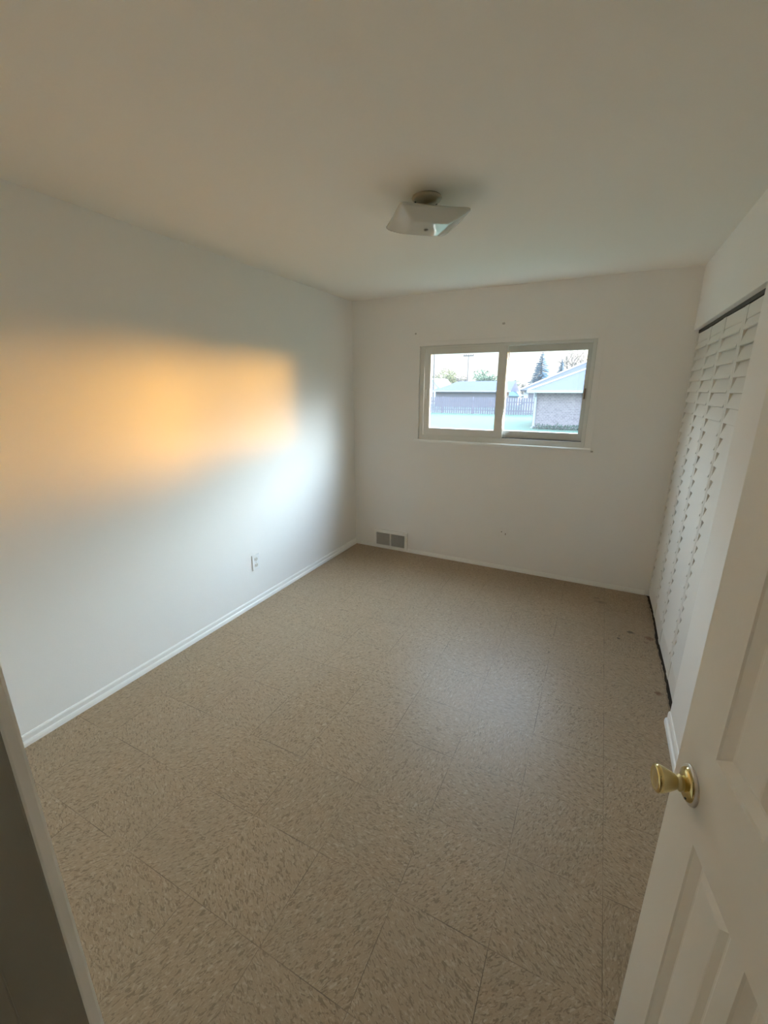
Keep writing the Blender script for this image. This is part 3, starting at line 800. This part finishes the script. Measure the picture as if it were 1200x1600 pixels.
# broadleaf trees
def tree(az_, dist, r, h0, h1, n_, size, material, label, seed, nblob=9):
    rn = random.Random(seed); p = at(az_, dist)
    t = empty('tree', p, label=label, cat='tree', group='trees beyond the houses')
    bm = bmesh.new(); tube(bm, [(0, 0, -0.02), (0.05, 0, (h0 + h1) / 2), (0, 0.05, h1 * 0.85)], [0.22, 0.14, 0.05], 8)
    for i in range(14):
        a = rn.uniform(0, 6.28); z = rn.uniform(h0 * 0.8, h1 * 0.7); q = r * rn.uniform(0.5, 0.95)
        tube(bm, [(0, 0, z), (q * 0.5 * math.cos(a), q * 0.5 * math.sin(a), z + q * 0.3), (q * math.cos(a), q * math.sin(a), z + q * 0.75)], [0.08, 0.05, 0.02], 6)
    link('trunk', bm, M_BARK, t)
    cs = []
    for i in range(nblob):
        a = rn.uniform(0, 6.28); q = r * math.sqrt(rn.random()) * 0.75; z = h0 + (h1 - h0) * rn.uniform(0.2, 0.8); s = r * rn.uniform(0.3, 0.5)
        cs.append(((q * math.cos(a), q * math.sin(a), z), s, s, min(s, (h1 - h0) * 0.35)))
    vsl, fcs = leaf_cloud(cs, n_, size, rn)
    mesh_obj('crown', vsl, fcs, material, t)
tree(-19.0, 76, 2.9, 1.6, 5.6, 2300, 0.15, M_LEAF1, 'yellow green tree over the left end of the long low house', 1)
tree(-16.9, 82, 2.4, 1.6, 4.6, 1300, 0.14, M_LEAF3, 'thin rusty tree just left of the pole with the crossarm', 2)
tree(-13.6, 74, 2.6, 1.4, 5.2, 2600, 0.16, M_LEAF2, 'full green tree over the right part of the long low house', 3)
tree(-10.75, 84, 1.7, 1.2, 4.0, 1500, 0.15, M_LEAF2, 'small green tree behind the pale blue roofed house', 4)
tree(-9.2, 88, 0.8, 1.2, 3.8, 350, 0.12, M_LEAF3, 'sparse reddish sapling left of the tall blue spruce', 5)

# spruces
def spruce(az_, dist, top_el, r, label, seed):
    rn = random.Random(seed); p = at(az_, dist); h = hz(top_el, az_, dist) - GZ
    t = empty('spruce_tree', p, label=label, cat='tree', group='blue spruces behind the grey roof')
    bm = bmesh.new(); tube(bm, [(0, 0, -0.02), (0, 0, h)], [0.2, 0.02], 8); link('trunk', bm, M_BARK, t)
    vsl, fcs = [], []
    tiers = 26
    for i in range(tiers):
        f = i / (tiers - 1); z = h * (0.12 + 0.87 * f); R = r * (1 - f) ** 0.85 + 0.06
        nb = max(5, int(17 * (1 - f) + 5))
        for b in range(nb):
            a = rn.uniform(0, 6.283); q = R * rn.uniform(0.7, 1.1); da = Vector((math.cos(a), math.sin(a), 0)); sd = Vector((-da.y, da.x, 0))
            for s in range(5):
                g0 = s / 5
                for side in (-1, 1):
                    base = da * q * (g0 + 0.02) + Vector((0, 0, z - q * 0.22 * g0))
                    tip = da * q * min(1.08, g0 + 0.42) + sd * side * q * 0.20 * (1.1 - g0) + Vector((0, 0, z - q * 0.22 * (g0 + 0.3) + rn.uniform(-.05, .05)))
                    wv = Vector((0, 0, 0.10)) + sd * 0.07
                    k = len(vsl); vsl += [base - wv, base + wv, tip]; fcs.append((k, k + 1, k + 2))
    mesh_obj('crown', vsl, fcs, M_SPRUCE, t)
spruce(-7.25, 60, 4.3, 2.3, 'taller blue spruce behind the house roof', 11)
spruce(-5.0, 68, 3.4, 1.5, 'shorter blue spruce right of the tall one', 12)

# leafless tree at right
def bare_tree(az_, dist, h, label, seed):
    rn = random.Random(seed); p = at(az_, dist)
    t = empty('bare_tree', p, label=label, cat='tree')
    bm = bmesh.new(); tips = []
    def grow(a, d, ln, r, lev):
        b = a + d * ln; mid = (a + b) / 2 + Vector((rn.uniform(-1, 1), rn.uniform(-1, 1), 0)) * ln * 0.05
        tube(bm, [a, mid, b], [r, r * 0.85, r * 0.7], 5 if lev > 1 else 8)
        tips.append(b)
        if lev >= 5: return
        for _ in range(3 if lev < 4 else 2):
            nd = (d + Vector((rn.gauss(0, 1), rn.gauss(0, 1), rn.gauss(0.1, 0.5))) * 0.42).normalized()
            grow(b, nd, ln * rn.uniform(0.62, 0.8), max(0.012, r * 0.62), lev + 1)
    grow(Vector((0, 0, -0.02)), Vector((0, 0, 1)), h * 0.34, 0.20, 0)
    link('trunk', bm, M_BARK, t)
    cs = [((q.x, q.y, q.z), 0.22, 0.22, 0.22) for q in tips if q.z > h * 0.4]
    vsl, fcs = leaf_cloud(cs, 1500, 0.07, rn); mesh_obj('buds', vsl, fcs, M_LEAF3, t)
bare_tree(-3.6, 82, 8.4, 'bare reddish-brown tree above the roof at the right', 21)
